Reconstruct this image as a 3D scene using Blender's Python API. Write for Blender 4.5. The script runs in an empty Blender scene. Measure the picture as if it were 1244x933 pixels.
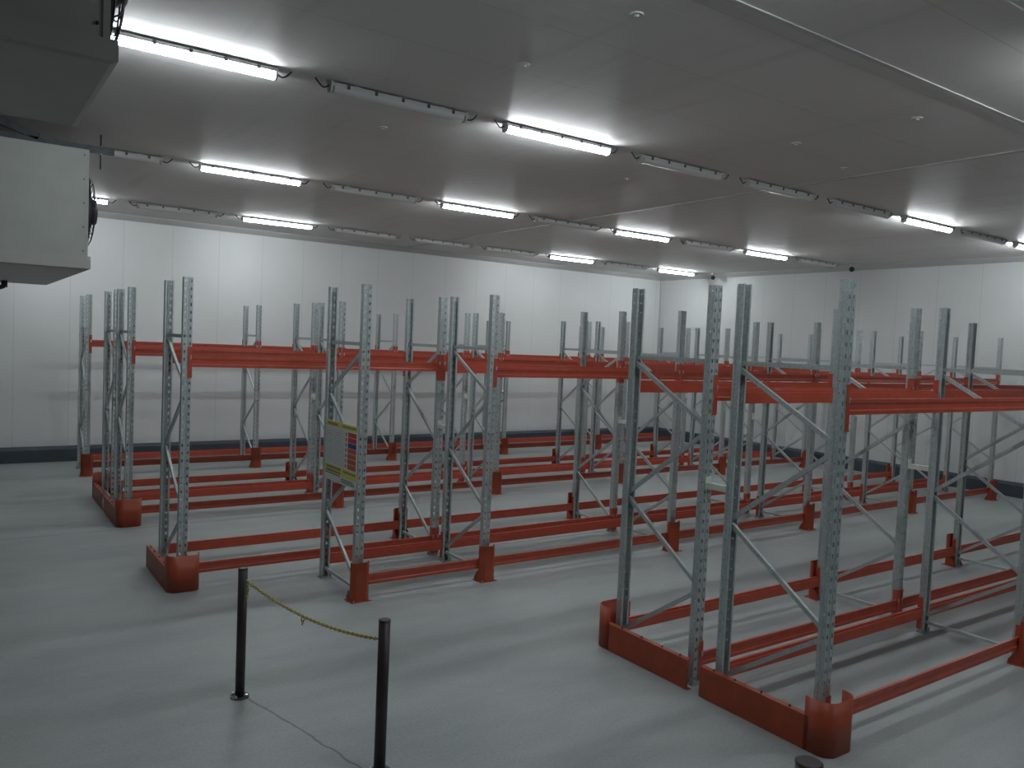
import bpy, bmesh, math, random
from mathutils import Matrix, Vector
random.seed(7)
scene = bpy.context.scene
COL = scene.collection

# ------------------------------------------------------------------ dimensions (metres)
H_POST = 4.0            # height of the rack posts
X0, PITCH = 2.4426, 3.7313      # first frame line and bay pitch along the racks
XF = 4.2493             # the extra frame line that carries the sign
DEP, GAP = 1.0804, 0.356        # post-to-post depth of a frame, gap between back-to-back frames
CEIL = 6.13
WX, WY = 22.3, 22.2     # far walls
LX, NY = -1.3, -4.0     # near walls (behind the camera)
def gx(i): return X0 + PITCH * (i - 1)
MID = {'R': 5.2209, 'B': 10.6014, 'D': 15.9272, 'S': 21.0929}

# ------------------------------------------------------------------ helpers
def tag(o, label=None, cat=None, group=None, kind=None):
    if label: o['label'] = label
    if cat: o['category'] = cat
    if group: o['group'] = group
    if kind: o['kind'] = kind
    return o

def empty(name, loc, rz=0.0, label=None, cat=None, group=None):
    o = bpy.data.objects.new(name, None)
    o.empty_display_size = .1
    COL.objects.link(o)
    o.location = loc
    o.rotation_euler = (0, 0, rz)
    return tag(o, label, cat, group, 'thing')

class MB:
    """collects shapes into one mesh"""
    def __init__(self):
        self.bm = bmesh.new()
    def box(self, x0, x1, y0, y1, z0, z1, mat=None, bevel=0):
        vs = [Vector((x, y, z)) for z in (z0, z1) for y in (y0, y1) for x in (x0, x1)]
        if mat: vs = [mat @ v for v in vs]
        v = [self.bm.verts.new(c) for c in vs]
        fs = [(0, 2, 3, 1), (4, 5, 7, 6), (0, 1, 5, 4), (2, 6, 7, 3), (0, 4, 6, 2), (1, 3, 7, 5)]
        faces = [self.bm.faces.new([v[i] for i in f]) for f in fs]
        if bevel:
            es = {e for f in faces for e in f.edges}
            bmesh.ops.bevel(self.bm, geom=list(es), offset=bevel, segments=2, affect='EDGES', profile=.5)
        return self
    def prism(self, pts, a, b, frame):
        """closed 2-D outline pts swept from a to b; frame maps (u, v, t) to xyz"""
        A = [self.bm.verts.new(frame(u, v, a)) for u, v in pts]
        B = [self.bm.verts.new(frame(u, v, b)) for u, v in pts]
        n = len(pts)
        for i in range(n):
            j = (i + 1) % n
            self.bm.faces.new((A[i], A[j], B[j], B[i]))
        self.bm.faces.new(A[::-1]); self.bm.faces.new(B)
        return self
    def sheet(self, path, z0, z1, t):
        """open plan path (x, y) standing from z0 to z1, thickness t"""
        n = len(path); nor = []
        for i in range(n):
            d = Vector((0, 0))
            if i > 0: d += (Vector(path[i]) - Vector(path[i-1])).normalized()
            if i < n - 1: d += (Vector(path[i+1]) - Vector(path[i])).normalized()
            d.normalize(); nor.append(Vector((-d.y, d.x)))
        outer = [Vector(p) for p in path]; inner = [Vector(p) + nor[i] * t for i, p in enumerate(path)]
        rings = []
        for i in range(n):
            o, q = outer[i], inner[i]
            rings.append([self.bm.verts.new((o.x, o.y, z0)), self.bm.verts.new((o.x, o.y, z1)),
                          self.bm.verts.new((q.x, q.y, z1)), self.bm.verts.new((q.x, q.y, z0))])
        for i in range(n - 1):
            a, b = rings[i], rings[i+1]
            for k in range(4):
                l = (k + 1) % 4
                self.bm.faces.new((a[k], b[k], b[l], a[l]))
        self.bm.faces.new(rings[0]); self.bm.faces.new(rings[-1][::-1])
        return self
    def tube(self, p0, p1, r0, r1=None, n=16, caps=True):
        p0, p1 = Vector(p0), Vector(p1); r1 = r0 if r1 is None else r1
        ax = (p1 - p0).normalized()
        s = ax.orthogonal().normalized(); t = ax.cross(s)
        A, B = [], []
        for i in range(n):
            w = 2 * math.pi * i / n
            d = s * math.cos(w) + t * math.sin(w)
            A.append(self.bm.verts.new(p0 + d * r0)); B.append(self.bm.verts.new(p1 + d * r1))
        for i in range(n):
            j = (i + 1) % n
            f = self.bm.faces.new((A[i], A[j], B[j], B[i])); f.smooth = True
        if caps:
            self.bm.faces.new(A[::-1]); self.bm.faces.new(B)
        return self
    def wire(self, pts, r, n=6, closed=False):
        pts = [Vector(p) for p in pts]; m = len(pts); rings = []
        up = Vector((0.13, 0.31, 0.94)).normalized()
        for i in range(m):
            a = pts[(i - 1) % m] if (closed or i > 0) else pts[i]
            b = pts[(i + 1) % m] if (closed or i < m - 1) else pts[i]
            d = (b - a).normalized()
            s = d.cross(up)
            if s.length < 1e-4: s = d.orthogonal()
            s.normalize(); t = d.cross(s)
            rings.append([self.bm.verts.new(pts[i] + (s * math.cos(2*math.pi*k/n) + t * math.sin(2*math.pi*k/n)) * r) for k in range(n)])
        for i in range(m if closed else m - 1):
            a, b = rings[i], rings[(i + 1) % m]
            for k in range(n):
                l = (k + 1) % n
                f = self.bm.faces.new((a[k], a[l], b[l], b[k])); f.smooth = True
        if not closed:
            self.bm.faces.new(rings[0][::-1]); self.bm.faces.new(rings[-1])
        return self
    def mesh(self, name, m):
        bmesh.ops.recalc_face_normals(self.bm, faces=self.bm.faces)
        me = bpy.data.meshes.new(name)
        self.bm.to_mesh(me); self.bm.free()
        for mm in (m if isinstance(m, (list, tuple)) else [m]): me.materials.append(mm)
        return me
    def build(self, name, m, parent=None):
        return put(name, self.mesh(name, m), parent)

def put(name, me, parent=None, loc=(0, 0, 0), rz=0.0):
    o = bpy.data.objects.new(name, me)
    COL.objects.link(o)
    o.location = loc; o.rotation_euler = (0, 0, rz)
    if parent is not None: o.parent = parent
    return o

# ------------------------------------------------------------------ materials
def nt_mat(name):
    m = bpy.data.materials.new(name); m.use_nodes = True
    t = m.node_tree
    return m, t, t.nodes['Principled BSDF']
def node(t, kind, **kw):
    n = t.nodes.new(kind)
    for k, v in kw.items(): setattr(n, k, v)
    return n
def plain(name, col, rough=.5, metal=0.0, noise=0.0, scale=20, bump=0.0, spec=.5):
    m, t, b = nt_mat(name)
    b.inputs['Base Color'].default_value = (*col, 1)
    b.inputs['Roughness'].default_value = rough
    b.inputs['Metallic'].default_value = metal
    b.inputs['Specular IOR Level'].default_value = spec
    if noise:
        tc = node(t, 'ShaderNodeTexCoord'); n = node(t, 'ShaderNodeTexNoise')
        n.inputs['Scale'].default_value = scale; n.inputs['Detail'].default_value = 4
        t.links.new(tc.outputs['Object'], n.inputs['Vector'])
        r = node(t, 'ShaderNodeValToRGB')
        r.color_ramp.elements[0].position = .3; r.color_ramp.elements[1].position = .7
        r.color_ramp.elements[0].color = (*[c * (1 - noise) for c in col], 1)
        r.color_ramp.elements[1].color = (*[min(1, c * (1 + noise)) for c in col], 1)
        t.links.new(n.outputs['Fac'], r.inputs['Fac'])
        t.links.new(r.outputs['Color'], b.inputs['Base Color'])
        if bump:
            bp = node(t, 'ShaderNodeBump'); bp.inputs['Strength'].default_value = bump; bp.inputs['Distance'].default_value = .01
            t.links.new(n.outputs['Fac'], bp.inputs['Height']); t.links.new(bp.outputs['Normal'], b.inputs['Normal'])
    return m

GALV = plain('galvanized_steel', (.46, .51, .51), .42, .40, .16, 45)
GALV_DARK = plain('dull_galvanized_steel', (.30, .345, .355), .5, .5, .15, 40)
ORANGE = plain('orange_enamel', (.43, .072, .040), .36, 0, .10, 9)
GUARD = plain('orange_guard_enamel', (.34, .056, .022), .42, 0, .12, 6)
PIN = plain('zinc_pin', (.7, .7, .68), .3, .8)
SPACER = plain('pale_spacer_steel', (.66, .70, .62), .5, .25, .1, 30)
POSTDARK = plain('dark_brown_enamel', (.040, .030, .033), .45, 0, .25, 12)
CHAIN = plain('yellow_chain', (.50, .40, .13), .5, 0, .2, 60)
SIGNWHITE = plain('sign_white', (.62, .66, .64), .45)
SIGNYEL = plain('sign_yellow', (.62, .58, .10), .45)
SIGNRED = plain('sign_red', (.50, .055, .05), .45)
SIGNORANGE = plain('sign_orange_red', (.50, .10, .05), .45)
SIGNBLUE = plain('sign_blue', (.03, .06, .30), .45)
SIGNINK = plain('sign_ink', (.12, .14, .15), .5)
SIGNGRID = plain('sign_line_grey', (.30, .34, .36), .5)
CASING = plain('cooler_casing_enamel', (.36, .38, .345), .5, 0, .06, 3)
TRAY = plain('cooler_tray_enamel', (.38, .39, .36), .45, 0, .06, 3)
FANBLACK = plain('black_fan_plastic', (.02, .022, .028), .45)
STEELDARK = plain('dark_bracket_steel', (.075, .085, .09), .5, .5, .2, 15)
BASEB = plain('dark_slate_curb', (.050, .064, .082), .6, 0, .12, 5)
LAMPBODY = plain('lamp_grey_plastic', (.58, .59, .59), .5)
LAMPCLIP = plain('lamp_dark_clip', (.05, .052, .055), .5)
LAMPOFF = plain('unlit_lamp_cover', (.66, .66, .65), .25)
CABLE = plain('black_cable', (.04, .042, .045), .6)
DISC = plain('white_nylon_disc', (.6, .6, .58), .4)
COVE = plain('cove_white', (.5, .5, .49), .45)

def lit_mat():
    m, t, b = nt_mat('lit_lamp_cover')
    b.inputs['Base Color'].default_value = (.8, .8, .8, 1)
    b.inputs['Emission Color'].default_value = (.90, .965, 1.0, 1)
    b.inputs['Emission Strength'].default_value = 64.0
    return m
LAMPON = lit_mat()

def floor_mat():
    m, t, b = nt_mat('concrete_floor')
    L = t.links.new
    tc = node(t, 'ShaderNodeTexCoord')
    n1 = node(t, 'ShaderNodeTexNoise'); n1.inputs['Scale'].default_value = .9; n1.inputs['Detail'].default_value = 8; n1.inputs['Roughness'].default_value = .62
    mp = node(t, 'ShaderNodeMapping'); mp.inputs['Scale'].default_value = (.55, 1.5, 1)
    L(tc.outputs['Object'], mp.inputs['Vector']); L(mp.outputs['Vector'], n1.inputs['Vector'])
    r1 = node(t, 'ShaderNodeValToRGB')
    r1.color_ramp.elements[0].position = .28; r1.color_ramp.elements[0].color = (.25, .278, .275, 1)
    r1.color_ramp.elements[1].position = .72; r1.color_ramp.elements[1].color = (.36, .385, .375, 1)
    L(n1.outputs['Fac'], r1.inputs['Fac'])
    n2 = node(t, 'ShaderNodeTexNoise'); n2.inputs['Scale'].default_value = 38; n2.inputs['Detail'].default_value = 5
    L(tc.outputs['Object'], n2.inputs['Vector'])
    mx = node(t, 'ShaderNodeMix', data_type='RGBA', blend_type='OVERLAY'); mx.inputs['Factor'].default_value = .22
    L(r1.outputs['Color'], mx.inputs['A']); L(n2.outputs['Fac'], mx.inputs['B'])
    # saw-cut joint running along the aisle, wavering a little
    sep = node(t, 'ShaderNodeSeparateXYZ'); L(tc.outputs['Object'], sep.inputs[0])
    def line(axis_out, pos, half):
        s = node(t, 'ShaderNodeMath', operation='SUBTRACT'); L(axis_out, s.inputs[0]); s.inputs[1].default_value = pos
        a = node(t, 'ShaderNodeMath', operation='ABSOLUTE'); L(s.outputs[0], a.inputs[0])
        c = node(t, 'ShaderNodeMath', operation='LESS_THAN'); L(a.outputs[0], c.inputs[0]); c.inputs[1].default_value = half
        return c.outputs[0]
    j1 = line(sep.outputs['Y'], 14.35, .012)
    # hairline crack beside the barrier posts: x + k*y = const, bent by noise
    n3 = node(t, 'ShaderNodeTexNoise'); n3.inputs['Scale'].default_value = 2.6; n3.inputs['Detail'].default_value = 3
    L(tc.outputs['Object'], n3.inputs['Vector'])
    k = node(t, 'ShaderNodeMath', operation='MULTIPLY_ADD'); L(sep.outputs['Y'], k.inputs[0]); k.inputs[1].default_value = .236; L(sep.outputs['X'], k.inputs[2])
    k2 = node(t, 'ShaderNodeMath', operation='MULTIPLY_ADD'); L(n3.outputs['Fac'], k2.inputs[0]); k2.inputs[1].default_value = .10; L(k.outputs[0], k2.inputs[2])
    j2 = line(k2.outputs[0], 3.99, .011)
    lt = node(t, 'ShaderNodeMath', operation='LESS_THAN'); L(sep.outputs['Y'], lt.inputs[0]); lt.inputs[1].default_value = 7.25
    j2b = node(t, 'ShaderNodeMath', operation='MULTIPLY'); L(j2, j2b.inputs[0]); L(lt.outputs[0], j2b.inputs[1])
    mxj = node(t, 'ShaderNodeMath', operation='MAXIMUM'); L(j1, mxj.inputs[0]); L(j2b.outputs[0], mxj.inputs[1])
    dk = node(t, 'ShaderNodeMath', operation='MULTIPLY'); L(mxj.outputs[0], dk.inputs[0]); dk.inputs[1].default_value = .62
    fin = node(t, 'ShaderNodeMix', data_type='RGBA'); L(dk.outputs[0], fin.inputs['Factor'])
    L(mx.outputs['Result'], fin.inputs['A']); fin.inputs['B'].default_value = (.07, .08, .085, 1)
    L(fin.outputs['Result'], b.inputs['Base Color'])
    rr = node(t, 'ShaderNodeMapRange'); rr.inputs['To Min'].default_value = .38; rr.inputs['To Max'].default_value = .62
    L(n1.outputs['Fac'], rr.inputs['Value']); L(rr.outputs['Result'], b.inputs['Roughness'])
    bp = node(t, 'ShaderNodeBump'); bp.inputs['Strength'].default_value = .12; bp.inputs['Distance'].default_value = .01
    L(n2.outputs['Fac'], bp.inputs['Height']); L(bp.outputs['Normal'], b.inputs['Normal'])
    b.inputs['Specular IOR Level'].default_value = .4
    return m

def panel_mat(name, col, axis, pitch, rough, aniso=0.0, tangent=None, stains=False, ribs=.1):
    """insulated sandwich panels: a dark joint every pitch metres across axis, fine ribs between"""
    m, t, b = nt_mat(name)
    L = t.links.new
    tc = node(t, 'ShaderNodeTexCoord'); sep = node(t, 'ShaderNodeSeparateXYZ'); L(tc.outputs['Object'], sep.inputs[0])
    a = sep.outputs[axis]
    md = node(t, 'ShaderNodeMath', operation='PINGPONG'); L(a, md.inputs[0]); md.inputs[1].default_value = pitch / 2
    seam = node(t, 'ShaderNodeMath', operation='LESS_THAN'); L(md.outputs[0], seam.inputs[0]); seam.inputs[1].default_value = .006
    n = node(t, 'ShaderNodeTexNoise'); n.inputs['Scale'].default_value = .5; n.inputs['Detail'].default_value = 5
    L(tc.outputs['Object'], n.inputs['Vector'])
    r = node(t, 'ShaderNodeValToRGB')
    r.color_ramp.elements[0].position = .3; r.color_ramp.elements[0].color = (*[c * .93 for c in col], 1)
    r.color_ramp.elements[1].position = .7; r.color_ramp.elements[1].color = (*col, 1)
    L(n.outputs['Fac'], r.inputs['Fac'])
    out = r.outputs['Color']
    if stains:     # grimy smears that run across the panels
        mp = node(t, 'ShaderNodeMapping'); mp.inputs['Scale'].default_value = (2.6, .22, 1)
        L(tc.outputs['Object'], mp.inputs['Vector'])
        s = node(t, 'ShaderNodeTexNoise'); s.inputs['Scale'].default_value = 1.0; s.inputs['Detail'].default_value = 6; s.inputs['Roughness'].default_value = .6
        L(mp.outputs['Vector'], s.inputs['Vector'])
        sr = node(t, 'ShaderNodeValToRGB'); sr.color_ramp.elements[0].position = .56; sr.color_ramp.elements[1].position = .72
        sr.color_ramp.elements[0].color = (0, 0, 0, 1); sr.color_ramp.elements[1].color = (.35, .35, .35, 1)
        L(s.outputs['Fac'], sr.inputs['Fac'])
        mx = node(t, 'ShaderNodeMix', data_type='RGBA'); L(sr.outputs['Color'], mx.inputs['Factor']); L(out, mx.inputs['A'])
        mx.inputs['B'].default_value = (*[c * .62 for c in col], 1)
        out = mx.outputs['Result']
    mj = node(t, 'ShaderNodeMix', data_type='RGBA')
    sf = node(t, 'ShaderNodeMath', operation='MULTIPLY'); L(seam.outputs[0], sf.inputs[0]); sf.inputs[1].default_value = .45
    L(sf.outputs[0], mj.inputs['Factor']); L(out, mj.inputs['A']); mj.inputs['B'].default_value = (*[c * .5 for c in col], 1)
    L(mj.outputs['Result'], b.inputs['Base Color'])
    b.inputs['Roughness'].default_value = rough
    b.inputs['Specular IOR Level'].default_value = .5
    if aniso:
        b.inputs['Anisotropic'].default_value = aniso
        c = node(t, 'ShaderNodeCombineXYZ')
        for i in range(3): c.inputs[i].default_value = tangent[i]
        L(c.outputs[0], b.inputs['Tangent'])
    w = node(t, 'ShaderNodeTexNoise'); w.inputs['Scale'].default_value = 1.3
    L(tc.outputs['Object'], w.inputs['Vector'])
    rb = node(t, 'ShaderNodeMath', operation='PINGPONG'); L(a, rb.inputs[0]); rb.inputs[1].default_value = ribs / 2
    edge = node(t, 'ShaderNodeMapRange'); edge.inputs['From Max'].default_value = .008
    L(rb.outputs[0], edge.inputs['Value'])
    ad = node(t, 'ShaderNodeMath', operation='MULTIPLY_ADD'); L(edge.outputs['Result'], ad.inputs[0]); ad.inputs[1].default_value = .10
    L(w.outputs['Fac'], ad.inputs[2])
    bp = node(t, 'ShaderNodeBump'); bp.inputs['Strength'].default_value = .35; bp.inputs['Distance'].default_value = .02
    L(ad.outputs[0], bp.inputs['Height']); L(bp.outputs['Normal'], b.inputs['Normal'])
    return m
FLOOR = floor_mat()
CEILM = panel_mat('ceiling_panels', (.72, .70, .68), 'Y', 1.15, .46, .95, (0, 1, 0), True, .23)
WALLB = panel_mat('wall_panels_lengthwise', (.66, .675, .665), 'X', 1.16, .40, .85, (0, 0, 1))
WALLR = panel_mat('wall_panels_crosswise', (.66, .675, .665), 'Y', 1.16, .40, .85, (0, 0, 1))

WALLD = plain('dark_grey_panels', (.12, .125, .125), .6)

# ------------------------------------------------------------------ the room
def struct(name, o_or_mb, m):
    o = o_or_mb.build(name, m)
    o['kind'] = 'structure'
    return o
T = .15
struct('floor', MB().box(LX - T, WX + T, NY - T, WY + T, -.2, 0), FLOOR)
struct('ceiling', MB().box(LX - T, WX + T, NY - T, WY + T, CEIL, CEIL + .2), CEILM)
struct('wall_back', MB().box(LX - T, WX + T, WY, WY + T, 0, CEIL), WALLB)
struct('wall_right', MB().box(WX, WX + T, NY, WY, 0, CEIL), WALLR)
struct('wall_left', MB().box(LX - T, LX, NY, WY, 0, CEIL), WALLD)
struct('wall_front', MB().box(LX - T, WX + T, NY - T, NY, 0, CEIL), WALLD)
def curb(name, frame, a, b):
    pts = [(0, 0), (.13, 0), (.13, .30), (.09, .35), (0, .37)]
    struct(name, MB().prism(pts, a, b, frame), BASEB)
curb('baseboard_back', lambda u, v, t: Vector((t, WY - u, v)), LX, WX - .13)
curb('baseboard_right', lambda u, v, t: Vector((WX - u, t, v)), NY, WY)
cv = [(0, 0), (.14, 0), (.13, -.03), (.04, -.11), (0, -.14)]
struct('trim_1', MB().prism(cv, LX, WX, lambda u, v, t: Vector((t, WY - u, CEIL + v))), COVE)
struct('trim_2', MB().prism(cv, NY, WY, lambda u, v, t: Vector((WX - u, t, CEIL + v))), COVE)
struct('trim_3', MB().box(WX - .05, WX, WY - .05, WY, .37, CEIL - .14), COVE)     # corner strip
struct('trim_4', MB().box(11.26, 11.34, NY, WY - .14, CEIL - .018, CEIL), COVE)   # cover strip over the panel joint
struct('trim_5', MB().box(LX, WX - .14, 4.36, 4.42, CEIL - .012, CEIL), COVE)

# ------------------------------------------------------------------ rack pieces (mesh data shared by every copy)
WID, FD, TH = .115, .080, .0035
def post_mesh():
    """perforated C-section post, web towards -y, 4 m tall, real slots"""
    bm = bmesh.new()
    h, w = FD / 2, WID / 2
    # profile stations: (x, y, hole?) hole marks the strip that starts here
    P = [(-w + .022, h), (-w, h), (-w, h - .030), (-w + .004, h - .034), (-w + .004, -h + .036), (-w + .004, -h + .024), (-w, -h + .020), (-w, -h),
         (-.044, -h), (-.023, -h), (-.013, -h), (-.008, -h + .007), (.008, -h + .007), (.013, -h), (.023, -h), (.044, -h),
         (w, -h), (w, -h + .020), (w - .004, -h + .024), (w - .004, -h + .036), (w - .004, h - .034), (w, h - .030), (w, h), (w - .022, h)]
    web = {8, 14}; side = {4, 18}
    zs = [0.0]
    n = int(H_POST / .1)
    for i in range(n):
        z = i * .1 + .035
        zs += [z, z + .016, z + .038]
    zs.append(H_POST)
    V = [[bm.verts.new((x, y, z)) for (x, y) in P] for z in zs]
    for k in range(len(zs) - 1):
        ph = k % 3        # 1: lower half of slot, 2: upper half
        for i in range(len(P) - 1):
            if i in web and ph in (1, 2): continue
            if i in side and ph == 1: continue
            bm.faces.new((V[k][i], V[k][i+1], V[k+1][i+1], V[k+1][i]))
    bmesh.ops.recalc_face_normals(bm, faces=bm.faces)
    bmesh.ops.solidify(bm, geom=list(bm.faces), thickness=TH)
    bmesh.ops.recalc_face_normals(bm, faces=bm.faces)
    me = bpy.data.meshes.new('post'); bm.to_mesh(me); bm.free()
    me.materials.append(GALV)
    return me
ME_POST = post_mesh()

def base_plate_mesh():
    m = MB().box(-.085, .085, -.065, .075, 0, .006).box(-.085, -.0605, .02, .045, .006, .05).box(.0605, .085, .02, .045, .006, .05)
    for x in (-.074, .074): m.tube((x, -.03, .006), (x, -.03, .022), .009, n=6)
    return m.mesh('base_plate', GALV_DARK)
ME_PLATE = base_plate_mesh()

def channel(p0, p1, w, d, name):
    """thin C-channel brace from p0 to p1 in the frame's plane (x = 0), open side down/in"""
    p0, p1 = Vector(p0), Vector(p1)
    ax = (p1 - p0); ln = ax.length; ax.normalize()
    sx = Vector((1, 0, 0)); sn = ax.cross(sx)
    t = .003
    pts = [(-d/2, -w/2), (d/2, -w/2), (d/2, -w/2 + t), (-d/2 + t, -w/2 + t), (-d/2 + t, w/2 - t), (d/2, w/2 - t), (d/2, w/2), (-d/2, w/2)]
    m = MB().prism(pts, 0, ln, lambda u, v, s: p0 + sx * u + sn * v + ax * s)
    return m.mesh(name, GALV)
YB, YFR = DEP / 2, -DEP / 2     # rear and front post of a frame, local
NODES = [(3.24, 'top'), (2.58, 0), (1.73, 0), (.97, 0), (.22, 0)]
ins = .012
def brace_meshes(flip):
    s = -1 if flip else 1
    a, b = s * (YB - ins), s * (YFR + ins)     # the zigzag starts at a
    out = []
    out.append(('horizontal_strut', channel((0, YFR + ins, 3.255), (0, YB - ins, 3.255), .045, .032, 'horizontal_strut')))
    out.append(('horizontal_strut', channel((0, YFR + ins, .13), (0, YB - ins, .13), .038, .03, 'horizontal_strut')))
    z = [3.20, 2.60, 1.75, 1.70, .99, .94, .24]
    for (ya, za, yb, zb) in ((a, 3.195, b, 2.60), (b, 2.55, a, 1.76), (a, 1.70, b, .99), (b, .93, a, .21)):
        out.append(('diagonal_brace', channel((0, ya, za), (0, yb, zb), .042, .032, 'diagonal_brace')))
    return out
BR = {False: brace_meshes(False), True: brace_meshes(True)}

def make_frame(x, ymid, flip, label, group):
    r = empty('rack_upright', (x, ymid, 0), 0, label, 'rack frame', group)
    for y, rz in ((YFR, 0), (YB, math.pi)):
        p = put('post', ME_POST, r, (0, y, 0.006), rz)
        put('base_plate', ME_PLATE, p, (0, 0, -0.006))
    for n, me in BR[flip]: put(n, me, r)
    return r

RAIL_H = .135
def rail_meshes(length):
    hl = length / 2
    y0 = -FD / 2
    pts = [(y0, 0), (y0, .034), (y0 + .006, .044), (y0 + .006, .092), (y0, .102), (y0, RAIL_H), (y0 + .028, RAIL_H), (y0 + .028, .110), (y0 + .052, .110), (y0 + .052, 0)]
    bar = MB().prism(pts, -hl, hl, lambda u, v, t: Vector((t, u, v))).mesh('rail_bar', ORANGE)
    con = []
    for s in (-1, 1):
        m = MB()
        xi = s * hl; a, b = sorted((xi, xi + s * .004))
        m.box(a, b, y0 - .005, y0 + .055, -.14, .26)
        a, b = sorted((xi, xi + s * .054))
        m.box(a, b, y0 - .009, y0 - .005, -.14, .26)
        pin = MB().box(xi + s * .018 - .008, xi + s * .018 + .008, y0 - .016, y0 - .009, .10, .155).tube((xi + s * .018, y0 - .022, .135), (xi + s * .018, y0 - .009, .135), .010, n=8)
        con.append((m.mesh('end_connector', ORANGE), pin.mesh('safety_pin', PIN)))
    return bar, con
RL = PITCH - WID - .010
RAILS = {'full': rail_meshes(RL), 'short': rail_meshes(gx(2) - XF - WID - .010)}
def make_rail(xm, y, z, back, label, group, size='full', pins=True):
    r = empty('load_rail', (xm, y, z), math.pi if back else 0, label, 'rack beam', group)
    bar, con = RAILS[size]
    put('rail_bar', bar, r)
    for c, p in con:
        o = put('end_connector', c, r)
        if pins: put('safety_pin', p, o)
    return r

def protector_meshes():
    sh = MB().sheet([(.115, -.055), (.115, -.088), (.065, -.135), (-.065, -.135), (-.115, -.088), (-.115, -.055)], 0.008, .50, .006)
    fl = MB().box(-.135, .135, -.160, -.068, 0, .008)
    for s in (-1, 1):
        a, b = sorted((s * .115, s * .121))
        fl.prism([(-.095, .008), (.045, .008), (.045, .04), (-.02, .14), (-.095, .15)], a, b, lambda u, v, t: Vector((t, u, v)))
        a, b = sorted((s * .115, s * .150))
        fl.box(a, b, -.062, .045, 0, .008)
    bo = []
    for s in (-1, 1): bo.append(MB().tube((s * .1, -.147, .008), (s * .1, -.147, .026), .009, n=6).mesh('anchor_bolt', PIN))
    return sh.mesh('shield', GUARD), fl.mesh('foot_flange', GUARD), bo
PROT = protector_meshes()
def make_protector(x, y, rz, label):
    r = empty('post_protector', (x, y, 0), rz, label, 'post guard', 'orange protectors at the rack posts')
    put('shield', PROT[0], r); put('foot_flange', PROT[1], r)
    for b in PROT[2]: put('anchor_bolt', b, r)
    return r

def guard_meshes(side):
    """row-end guard along a frame (local y), aisle end at -y; side +1 normal, -1 mirrored in y"""
    xo = -.205
    ya, yb = YFR - .02, YB + .10
    def f(y): return side * y
    plate = MB()
    plate.box(xo, xo + .006, *sorted((f(ya), f(yb))), .004, .30)
    plate.box(xo + .006, xo + .062, *sorted((f(ya), f(yb))), .294, .30)
    plate.box(xo + .006, xo + .06, *sorted((f(ya), f(yb))), .004, .010)
    path = [(xo, f(ya + .04))]
    for k in range(9):
        w = math.pi + math.pi / 2 * k / 8
        path.append((xo + .125 + .125 * math.cos(w), f(YFR - .10 + .125 * math.sin(w))))
    for k in range(9):
        w = 1.5 * math.pi + math.pi / 2 * k / 8
        path.append((xo + .29 + .105 * math.cos(w), f(YFR - .12 + .105 * math.sin(w))))
    path.append((xo + .395, f(YFR - .075)))
    shield = MB().sheet(path, .003, .47, .006 * side)
    for fc in shield.bm.faces: fc.smooth = True
    bolts = []
    for yy in (-.35, -.05, .25, .5):
        bolts.append(MB().tube((xo + .034, f(yy), .30), (xo + .034, f(yy), .314), .011, n=6).mesh('anchor_bolt', STEELDARK))
    return plate.mesh('guard_plate', GUARD), shield.mesh('corner_shield', GUARD), bolts
GUARDS = {1: guard_meshes(1), -1: guard_meshes(-1)}
def make_guard(x, y, side, label):
    r = empty('end_guard', (x, y, 0), 0, label, 'rack guard', 'orange guards across the rack ends')
    p = put('guard_plate', GUARDS[side][0], r); put('corner_shield', GUARDS[side][1], r)
    for b in GUARDS[side][2]: put('anchor_bolt', b, p)
    return r

def spacer_mesh():
    g = GAP / 2 - FD / 2 - .003
    m = MB()
    m.box(-.03, .03, -g + .006, g - .006, -.003, .003).box(-.03, -.026, -g + .006, g - .006, -.055, -.003).box(.026, .03, -g + .006, g - .006, -.055, -.003)
    return m.mesh('spacer_bar', SPACER), [MB().box(-.042, .042, *sorted((s * g, s * (g - .006))), -.075, .06).mesh('end_flange', SPACER) for s in (-1, 1)]
SPC = spacer_mesh()

ORD = ['zeroth', 'first', 'second', 'third', 'fourth', 'fifth', 'sixth']
RACK = {'R': 'front double rack', 'B': 'sign-bearing double rack', 'D': 'double rack behind the sign', 'S': 'single back-wall rack'}
def yline(rk, j):      # j: 0 rear-rear, 1 rear-front, 2 front-rear, 3 front-front
    return MID[rk] + [GAP/2 + DEP, GAP/2, -GAP/2, -GAP/2 - DEP][j]
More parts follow.
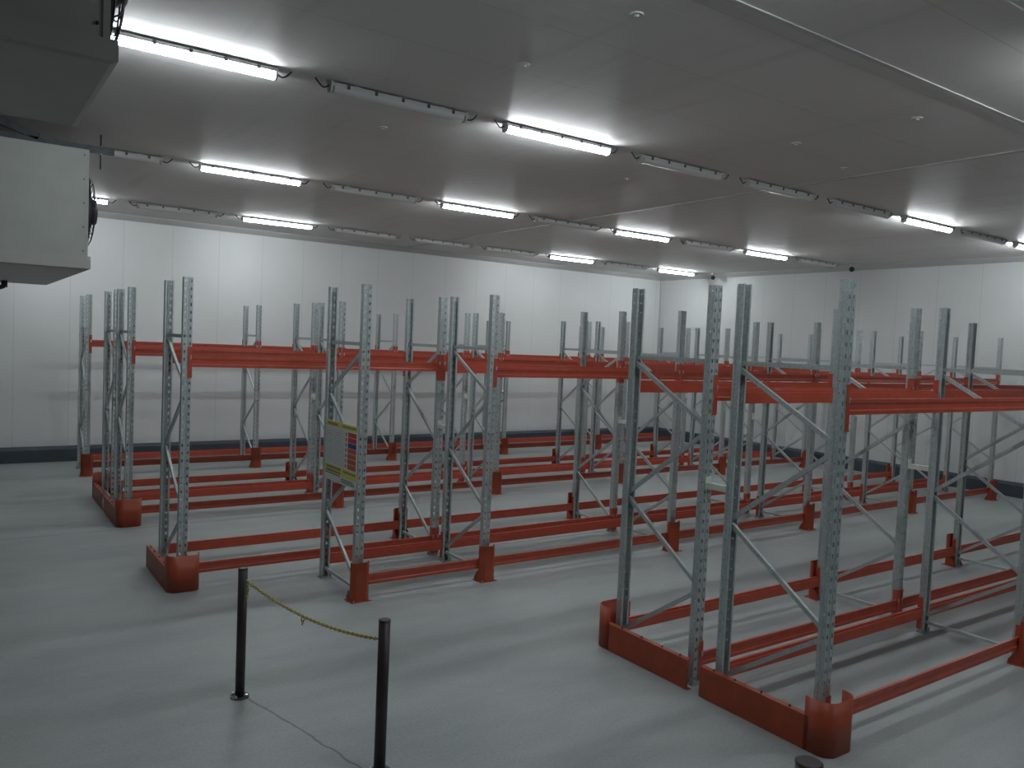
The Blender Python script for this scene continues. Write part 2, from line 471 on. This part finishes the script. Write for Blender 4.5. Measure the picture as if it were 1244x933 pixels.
# frame lines of every row: row id -> (rack, front?, list of frame line numbers)
ROWS = [('R', True, [2, 3, 4]), ('R', False, [2, 3, 4, 5]), ('B', True, [1.5, 2, 3, 4, 5, 6]), ('B', False, [1, 2, 3, 4, 5, 6]),
        ('D', True, [1, 2, 3, 4, 5, 6]), ('D', False, [1, 2, 3, 4, 5, 6]), ('S', True, [1, 2, 3, 4, 5, 6])]
def xl(i): return XF if i == 1.5 else gx(i)
for rk, front, lines in ROWS:
    j0 = 2 if front else 0
    ymid = (yline(rk, j0) + yline(rk, j0 + 1)) / 2
    rown = '' if rk == 'S' else ('near row of the ' if front else 'hind row of the ')
    rack = RACK[rk]
    where = (rown + rack) if rown else rack
    for n, i in enumerate(lines):
        flip = rk == 'S' or i == 1.5 or (rk == 'B' and not front and i >= 2)
        if i == 1.5: lab = 'galvanized upright frame carrying the yellow and white sign, one protector at its foot'
        else: lab = 'galvanized perforated upright frame, %s along the %s' % (ORD[n + 1], where)
        make_frame(xl(i), ymid, flip, lab, 'galvanized upright frames of the ' + rack)
    for n in range(len(lines) - 1):
        a, b = xl(lines[n]), xl(lines[n + 1]); xm = (a + b) / 2
        short = lines[n] == 1.5
        for level, z in (('upper', 2.865), ('floor-level', .176)):
            for back in (False, True):
                if short and level == 'upper': continue
                y = yline(rk, j0) if back else yline(rk, j0 + 1)
                side = 'far' if back else 'near'
                if short: lab = 'short orange floor-level beam on %s side of the bay beside the sign' % side
                else: lab = 'orange %s beam, %s side, %s bay, %s' % (level, side, ORD[n + 1], where)
                make_rail(xm, y, z, back, lab, 'orange %s beams' % level, 'short' if short else 'full')
    # protectors on the aisle side of every post line that has no end guard
    for n, i in enumerate(lines):
        has_guard = n == 0 and (rk, front) in (('R', True), ('R', False), ('B', False), ('D', True), ('D', False))
        if front and not (has_guard):
            lab = 'orange protector at the foot of the sign frame' if i == 1.5 else 'orange protector, near foot of %s frame, %s' % (ORD[n + 1], where)
            make_protector(xl(i), yline(rk, 3), 0, lab)
        if not front and rk != 'S' and not (has_guard and rk != 'B'):
            if rk == 'B' and i == 1: continue
            make_protector(xl(i), yline(rk, 0), math.pi, 'orange protector, far foot of %s frame, %s' % (ORD[n + 1], where))
def gm(rk, front):
    j = 2 if front else 0
    return (yline(rk, j) + yline(rk, j + 1)) / 2
make_guard(gx(2), gm('R', True), 1, 'long orange end guard of near row, front double rack, tall rounded corner towards open floor')
make_guard(gx(2), gm('R', False), -1, 'long orange end guard of hind row, front double rack, tall corner on the aisle')
make_guard(gx(1), gm('B', False), 1, 'single orange end guard of the sign-bearing rack, beyond the chained posts')
make_guard(gx(1), gm('D', True), 1, 'orange end guard of near row, double rack behind the sign')
make_guard(gx(1), gm('D', False), -1, 'orange end guard of hind row, double rack behind the sign')
for rk, lines in (('R', [2, 3, 4]), ('B', [2, 3, 4, 5, 6]), ('D', [1, 2, 3, 4, 5, 6])):
    for n, i in enumerate(lines):
        r = empty('row_spacer', (gx(i), MID[rk], 2.05), 0, 'pale steel spacer joining the %s frame pair back to back, %s' % (ORD[n + 1], RACK[rk]), 'spacer', 'pale row spacers between back-to-back frames')
        put('spacer_bar', SPC[0], r)
        for e in SPC[1]: put('end_flange', e, r)

# ------------------------------------------------------------------ sign on the extra frame
sy0, sy1 = 9.305, 10.335
sg = empty('load_sign', (XF - WID/2 - .0135, (sy0 + sy1)/2, 1.41), 0, 'white load notice with yellow bands and red and blue rows, hung across the rack frame', 'sign')
def sp(name, u0, u1, v0, v1, m, off=.0015, parent=sg):
    """rectangle on the sign; u from the far (left seen from the aisle) edge 0..1.03, v up 0..0.8"""
    hw = (sy1 - sy0) / 2
    return MB().box(-.004 - off, -.004, hw - u1, hw - u0, v0, v1).build(name, m, parent)
pan = MB().box(-.004, .004, -(sy1-sy0)/2, (sy1-sy0)/2, 0, .80).build('panel', SIGNWHITE, sg)
sp('header_band', 0, 1.03, .725, .80, SIGNYEL)
sp('footer_band', 0, 1.03, .10, .215, SIGNYEL)
def marks(name, rects, m, off):
    mb = MB(); hw = (sy1 - sy0) / 2
    for u0, u1, v0, v1 in rects: mb.box(-.004 - off, -.004 - off + .0012, hw - u1, hw - u0, v0, v1)
    return mb.build(name, m, sg)
rc = []
def words(u, ue, v0, v1):
    while u < ue - .02:
        w = random.uniform(.03, .075); w = min(w, ue - u)
        rc.append((u, u + w, v0, v1)); u += w + .015
words(.05, .42, .745, .778); words(.56, .98, .75, .775)
words(.05, .55, .165, .195); words(.62, 1.0, .164, .19); words(.05, .52, .118, .146)
words(.56, .95, .06, .078); words(.56, .98, .03, .048)
lines = {}
for q in rc: lines.setdefault(q[2], []).append(q)
for q in lines.values(): marks('lettering', q, SIGNINK, .0028)
marks('black_rule', [(0.0, .52, .088, .102)], SIGNINK, .0028)
grid = []
for k in range(5):
    v = .245 + k * .112
    grid.append((.04, .62, v, v + .005))
for u in (.04, .33, .615): grid.append((u, u + .005, .245, .698))
for k in range(4):
    v = .262 + k * .112
    for u in (.07, .36):
        for q in range(3): grid.append((u + q * .085, u + q * .085 + .006, v, v + .075))
        grid.append((u, u + .2, v + .025, v + .031)); grid.append((u, u + .2, v + .06, v + .066))
marks('rack_diagram', grid, SIGNGRID, .0028)
for k in range(7):
    v1 = .705 - k * .069
    m = SIGNBLUE if k == 2 else (SIGNRED if k < 3 else SIGNORANGE)
    o = sp('table_row', .74, 1.0, v1 - .061, v1, m)
    o['label'] = 'blue table row' if k == 2 else 'red table row'
    sp('row_mark', .665, .70, v1 - .052, v1 - .012, SIGNRED)
for y in (sy0 + .06, sy1 - .06):
    MB().tube((.004, y - (sy0+sy1)/2, .76), (.012, y - (sy0+sy1)/2, .76), .008, n=8).build('fixing_screw', PIN, sg)
    MB().tube((.004, y - (sy0+sy1)/2, .05), (.012, y - (sy0+sy1)/2, .05), .008, n=8).build('fixing_screw', PIN, sg)

# ------------------------------------------------------------------ barrier posts and chain
def barrier(x, y, h, r, label):
    e = empty('barrier_post', (x, y, 0), 0, label, 'post', 'dark barrier posts on the open floor')
    MB().tube((0, 0, .012), (0, 0, h - .012), r, n=28).build('tube', POSTDARK, e)
    cap = MB().tube((0, 0, h - .012), (0, 0, h - .004), r * 1.04, n=28).tube((0, 0, h - .004), (0, 0, h), r * 1.0, r * .86, n=28)
    cap.build('cap', POSTDARK, e)
    fl = MB().tube((0, 0, 0), (0, 0, .012), r * 2.0, n=28).build('base_flange', STEELDARK, e)
    for k in range(4):
        w = math.pi / 4 + k * math.pi / 2
        c = Vector((math.cos(w), math.sin(w), 0)) * r * 1.6
        MB().tube(c + Vector((0, 0, .012)), c + Vector((0, 0, .032)), .012, n=6).build('anchor_bolt', PIN, fl)
    return e
B1, B2, B3 = (2.18, 7.26), (2.72, 5.45), (3.745, 2.452)
barrier(*B1, 1.2, .042, 'slim dark brown barrier post with bolted flange, by the end guard')
barrier(*B2, 1.2, .045, 'slim dark brown barrier post at the low end of the chain')
barrier(*B3, 1.2, .070, 'thick dark barrier post, only its capped top beside the front rack guard')
def chain():
    a = Vector((B1[0] + .016, B1[1] - .062, 1.095)); b = Vector((B2[0] - .016, B2[1] + .064, 1.03))
    n = 200; pts = []
    for i in range(n + 1):
        s = i / n; p = a.lerp(b, s); p.z -= .36 * s * (1 - s)
        pts.append(p)
    L = [0]
    for i in range(n): L.append(L[-1] + (pts[i+1] - pts[i]).length)
    def at(d):
        for i in range(n):
            if L[i+1] >= d: return pts[i].lerp(pts[i+1], (d - L[i]) / (L[i+1] - L[i]))
        return pts[-1]
    mb = MB(); step = .0265; k = 0; d = .012
    def link(c, ax, turn):
        side = ax.cross(Vector((0, 0, 1)))
        if side.length < .1: side = ax.cross(Vector((0, 1, 0)))
        side.normalize(); up = side.cross(ax)
        s = side * math.cos(turn) + up * math.sin(turn)
        ring = []
        for q in range(12):
            w = 2 * math.pi * q / 12
            ring.append(c + ax * (.0215 * math.cos(w)) + s * (.0125 * math.sin(w)))
        mb.wire(ring, .0042, 6, True)
    while d < L[-1] - .005:
        c = at(d); ax = (at(min(d + .01, L[-1])) - at(max(d - .01, 0))).normalized()
        link(c, ax, math.pi / 4 + (k % 2) * math.pi / 2); k += 1; d += step
    # spare links hanging from the first post and a short tail at mid span
    for q in range(5): link(a + Vector((.004, -.012, -.03 - .0265 * q)), Vector((0, 0, 1)), math.pi / 4 + (q % 2) * math.pi / 2)
    c = at(L[-1] * .47)
    for q in range(2): link(c + Vector((0, 0, -.03 - .0265 * q)), Vector((0, 0, 1)), math.pi / 4 + (q % 2) * math.pi / 2)
    e = empty('barrier_chain', a, 0, 'sagging yellow chain strung between two dark barrier posts', 'chain')
    o = mb.build('links', CHAIN, e); o.location = -a
    for nm, p, base in (('hook', a, B1), ('hook', b, B2)):
        q = Vector((base[0], base[1], p.z)); d = (p - q).normalized()
        h = MB().wire([q + d * .0495, p + Vector((0, 0, .008)), p + d * .012, p + Vector((0, 0, -.01))], .004, 6)
        ho = h.build(nm, PIN, e); ho.location = -a
chain()

# ------------------------------------------------------------------ ceiling lamps
LL = 1.70
def lamp_meshes():
    hl = LL / 2
    hous = MB()
    for x in (-.55, 0, .55): hous.box(x - .03, x + .03, -.025, .025, -.019, 0)
    hous.prism([(-.055, -.018), (.055, -.018), (.062, -.028), (.062, -.055), (-.062, -.055), (-.062, -.028)], -hl, hl, lambda u, v, t: Vector((t, u, v)))
    pts = [(.058, -.055)]
    for k in range(9):
        w = -math.pi * k / 8
        pts.append((.056 * math.cos(w), -.075 + .05 * math.sin(w)))
    pts.append((-.058, -.055))
    def dif(m): return MB().prism(pts, -hl + .02, hl - .02, lambda u, v, t: Vector((t, u, v))).mesh('diffuser', m)
    clips = []
    for k in range(5):
        x = -hl + .18 + k * (LL - .36) / 4
        c = MB()
        for s in (-1, 1):
            c.box(x - .017, x + .017, *sorted((s * .058, s * .068)), -.066, -.024)
        clips.append(c.mesh('clip', LAMPCLIP))
    caps = [MB().prism([(-.06, -.01), (.06, -.01), (.066, -.055), (.05, -.115), (.02, -.128), (-.02, -.128), (-.05, -.115), (-.066, -.055)], *sorted((s * hl, s * (hl + .022))), lambda u, v, t: Vector((t, u, v))).mesh('end_cap', LAMPBODY) for s in (-1, 1)]
    cab = []
    for s in (-1, 1):
        q = []
        for k in range(9):
            w = k / 8
            q.append((s * (hl + .022 + .16 * w), .012 * math.sin(6 * w), -.05 - .05 * math.sin(math.pi * w) + .045 * w))
        cab.append(MB().wire(q, .009, 6).mesh('cable', CABLE))
    return hous.mesh('housing', LAMPBODY), dif(LAMPON), dif(LAMPOFF), clips, caps, cab
LM = lamp_meshes()
LROW = [(-2.75, 'open floor', [3, 5], [3, 5]), (2.9, 'front double rack', [1, 3], [1, 2, 3]), (8.55, 'aisle before the sign rack', [0, 2, 6, 8], range(9)),
        (14.22, 'aisle behind the sign rack', [1, 3, 5, 7], range(9)), (19.78, 'back-wall rack', [0, 2, 6, 8], range(9))]
NTH = ['first', 'second', 'third', 'fourth', 'fifth', 'sixth', 'seventh', 'eighth', 'ninth']
for y, over, lit, idx in LROW:
    for i in idx:
        on = i in lit
        e = empty('ceiling_lamp', (1.05 + 2.33 * i + LL / 2, y, CEIL), 0,
                  '%s ceiling tube lamp, %s along the row over the %s' % ('glowing white' if on else 'unlit grey', NTH[i], over), 'lamp', 'tube lamps on the ceiling')
        put('housing', LM[0], e)
        put('diffuser', LM[1] if on else LM[2], e)
        if not on or True:
            for c in LM[3]: put('clip', c, e)
        for c in LM[4]: put('end_cap', c, e)
        for c in LM[5]: put('cable', c, e)

# ------------------------------------------------------------------ ceiling anchors and sensors
def disc_mesh(): return MB().tube((0, 0, -.012), (0, 0, 0), .055, .062, n=20).tube((0, 0, -.03), (0, 0, -.012), .016, .024, n=12).mesh('anchor_disc', DISC)
DM = disc_mesh()
WHERE = ['ahead of the lamps over the front aisle']
for xi, x in enumerate((4.65, 9.05)):
    for yi, y in enumerate((5.08, 6.69, 9.9)):
        o = put('ceiling_anchor', DM, None, (x, y, CEIL))
        tag(o, 'small white anchor disc on the ceiling, %s of three on the %s line' % (['first', 'middle', 'last'][yi], ['sign rack', 'front rack'][xi]), 'anchor', 'white anchor discs under the ceiling', 'thing')
o = put('ceiling_anchor', DM, None, (10.71, 7.07, CEIL))
tag(o, 'lone white anchor disc beside the ceiling cover strip', 'anchor', 'white anchor discs under the ceiling', 'thing')
for x, y, lab in ((21.9, 19.3, 'small dark dome sensor hanging near the room corner'), (21.7, 13.85, 'small dark dome sensor hanging along the side wall')):
    e = empty('ceiling_sensor', (x, y, CEIL), 0, lab, 'sensor', 'dome sensors')
    MB().tube((0, 0, -.05), (0, 0, 0), .06, .07, n=16).tube((0, 0, -.14), (0, 0, -.05), .02, n=8).build('mount', DISC, e)
    m = MB()
    bmesh.ops.create_uvsphere(m.bm, u_segments=16, v_segments=10, radius=.075, matrix=Matrix.Translation((0, 0, -.17)))
    m.build('dome', FANBLACK, e)

# ------------------------------------------------------------------ air coolers
def cooler(x1, w, y0, y1, z0, ztray, z1, nf, fr, fz, label):
    """box x1-w..x1, fans on the +x face"""
    e = empty('air_cooler', (x1, y0, z0), 0, label, 'air cooler', 'air coolers hung from the ceiling')
    L = y1 - y0
    cs = MB().box(-w, 0, 0, L, ztray - z0, z1 - z0, bevel=.008).build('casing', CASING, e)
    # end-panel fold and screws
    MB().box(-.030, .002, -.006, 0, ztray - z0 + .01, z1 - z0 - .01).build('corner_fold', CASING, cs)
    n = 5
    for k in range(n):
        zz = ztray - z0 + .08 + k * (z1 - ztray - .16) / (n - 1)
        MB().tube((-.055, -.006, zz), (-.055, 0, zz), .009, n=8).build('screw', FANBLACK, cs)
    tr = MB()
    t0, t1 = 0.0, ztray - z0
    # tray: upright lip all round, underside tucked in
    o_, i_ = .035, .10
    ring = lambda ox, z: [Vector((-w - ox, -ox, z)), Vector((ox, -ox, z)), Vector((ox, L + ox, z)), Vector((-w - ox, L + ox, z))]
    R = [ring(o_, t1 + .01), ring(o_, t1 * .10), ring(o_ - .03, 0)]
    V = [[tr.bm.verts.new(p) for p in q] for q in R]
    for a in range(2):
        for k in range(4):
            l = (k + 1) % 4
            tr.bm.faces.new((V[a][k], V[a][l], V[a+1][l], V[a+1][k]))
    tr.bm.faces.new(V[0][::-1]); tr.bm.faces.new(V[2])
    tr.build('drip_tray', TRAY, e)
    for k in range(nf):
        yc = L * (k + .5) / nf; zc = fz - z0
        fan = MB().tube((0, yc, zc), (.06, yc, zc), fr * 1.04, fr, n=40, caps=False).tube((0, yc, zc), (.006, yc, zc), fr * 1.1, n=40).build('fan', FANBLACK, e)
        g = MB()
        for q in range(7):
            rr = fr * (1 - q * .13); xx = .06 + .10 * (1 - (rr / fr) ** 2) ** .5
            g.wire([(xx, yc + rr * math.cos(a * math.pi / 18), zc + rr * math.sin(a * math.pi / 18)) for a in range(36)], .005, 5, True)
        for q in range(8):
            w_ = q * math.pi / 4
            g.wire([(.06 + .10 * (1 - s * s) ** .5, yc + fr * s * math.cos(w_), zc + fr * s * math.sin(w_)) for s in (1, .93, .8, .6, .4, .2)], .005, 5)
        g.build('guard_grille', FANBLACK, fan)
        MB().tube((.03, yc, zc), (.185, yc, zc), fr * .42, fr * .34, n=20).build('motor', FANBLACK, fan)
        bl = MB()
        for q in range(5):
            M = Matrix.Translation((.02, yc, zc)) @ Matrix.Rotation(q * 2 * math.pi / 5, 4, 'X') @ Matrix.Rotation(.5, 4, 'Z')
            bl.box(-.004, .004, -.09, .09, fr * .25, fr * .92, mat=M)
        bl.build('blades', FANBLACK, fan)
    return e
cooler(1.455, 1.45, 12.05, 17.85, 4.07, 4.24, 5.65, 4, .50, 4.93, 'long pale grey air cooler hung beyond the other, dark strut and hanger above it')
cooler(.605, 1.40, 4.36, 5.86, 4.60, 4.70, 6.02, 1, .60, 5.36, 'pale grey air cooler cut by the top edge, closest to the chained posts')
def bracket(y, label, strut):
    e = empty('hanger_bracket', (1.9, y, CEIL), 0, label, 'bracket')
    z = 5.86 - CEIL
    MB().box(-1.85, .03, -.05, .05, z, z + .09).build('channel', STEELDARK, e)
    for dx in (-.145, -1.7):
        r = MB().tube((dx, 0, -.50 if dx > -1 else z - .04), (dx, 0, 0), .011, n=8).build('threaded_rod', STEELDARK, e)
        MB().tube((dx, 0, z - .016), (dx, 0, z), .024, n=6).tube((dx, 0, z + .09), (dx, 0, z + .106), .024, n=6).build('nut', PIN, r)
    for dx in (-.6, -1.3):
        MB().box(dx - .02, dx + .02, -.02, .02, 5.653 - CEIL, z).build('hanger', STEELDARK, e)
    if strut:
        a = Vector((-1.50, -.02, -.01)); b = Vector((-.93, -.02, z + .09)); d = (b - a); ln = d.length; d.normalize()
        s = d.cross(Vector((0, 1, 0)))
        MB().prism([(-.045, -.03), (.045, -.03), (.045, .03), (-.045, .03)], 0, ln, lambda u, v, t: a + d * t + s * u + Vector((0, 1, 0)) * v).build('diagonal_strut', STEELDARK, e)
bracket(13.3, 'dark steel hanger channel with slanting strut over the long air cooler', True)
bracket(16.6, 'dark steel hanger channel at the far end of the long air cooler', False)
dp = empty('drain_pipe', (.74, 17.0, 4.07), 0, 'short dark drain pipe under the long air cooler', 'pipe')
MB().tube((0, 0, -.12), (0, 0, .0), .05, n=16).build('outlet', STEELDARK, dp)
MB().wire([(0, 0, -.1), (-.1, 0, -.14), (-.5, 0, -.16), (-1.95, 0, -.22)], .04, 10).build('hose', STEELDARK, dp)

# ------------------------------------------------------------------ world, camera
w = bpy.data.worlds.new('cold_store_air'); scene.world = w; w.use_nodes = True
w.node_tree.nodes['Background'].inputs['Color'].default_value = (.6, .7, .75, 1)
w.node_tree.nodes['Background'].inputs['Strength'].default_value = 0.02

cam = bpy.data.cameras.new('camera'); co = bpy.data.objects.new('camera', cam); COL.objects.link(co)
yaw, pit, rol = .6099, .0506, -.0440
fw = Vector((math.sin(yaw) * math.cos(pit), math.cos(yaw) * math.cos(pit), -math.sin(pit)))
rt = Vector((math.cos(yaw), -math.sin(yaw), 0)); dn = -rt.cross(fw)
c, s = math.cos(rol), math.sin(rol)
r2 = c * rt + s * dn; d2 = -s * rt + c * dn
M = Matrix((( r2.x, -d2.x, -fw.x), (r2.y, -d2.y, -fw.y), (r2.z, -d2.z, -fw.z))).to_4x4()
M.translation = (0, 0, 3.3464)
co.matrix_world = M
cam.sensor_width = 36; cam.lens = 973.84 / 1244 * 36
cam.clip_start = .05; cam.clip_end = 200
scene.camera = co

scene.view_settings.view_transform = 'Standard'
scene.view_settings.look = 'None'
scene.view_settings.gamma = 1
scene.view_settings.use_curve_mapping = False
scene.view_settings.exposure = 0.08
scene.cycles.max_bounces = 8
scene.cycles.diffuse_bounces = 5
scene.cycles.sample_clamp_indirect = 8
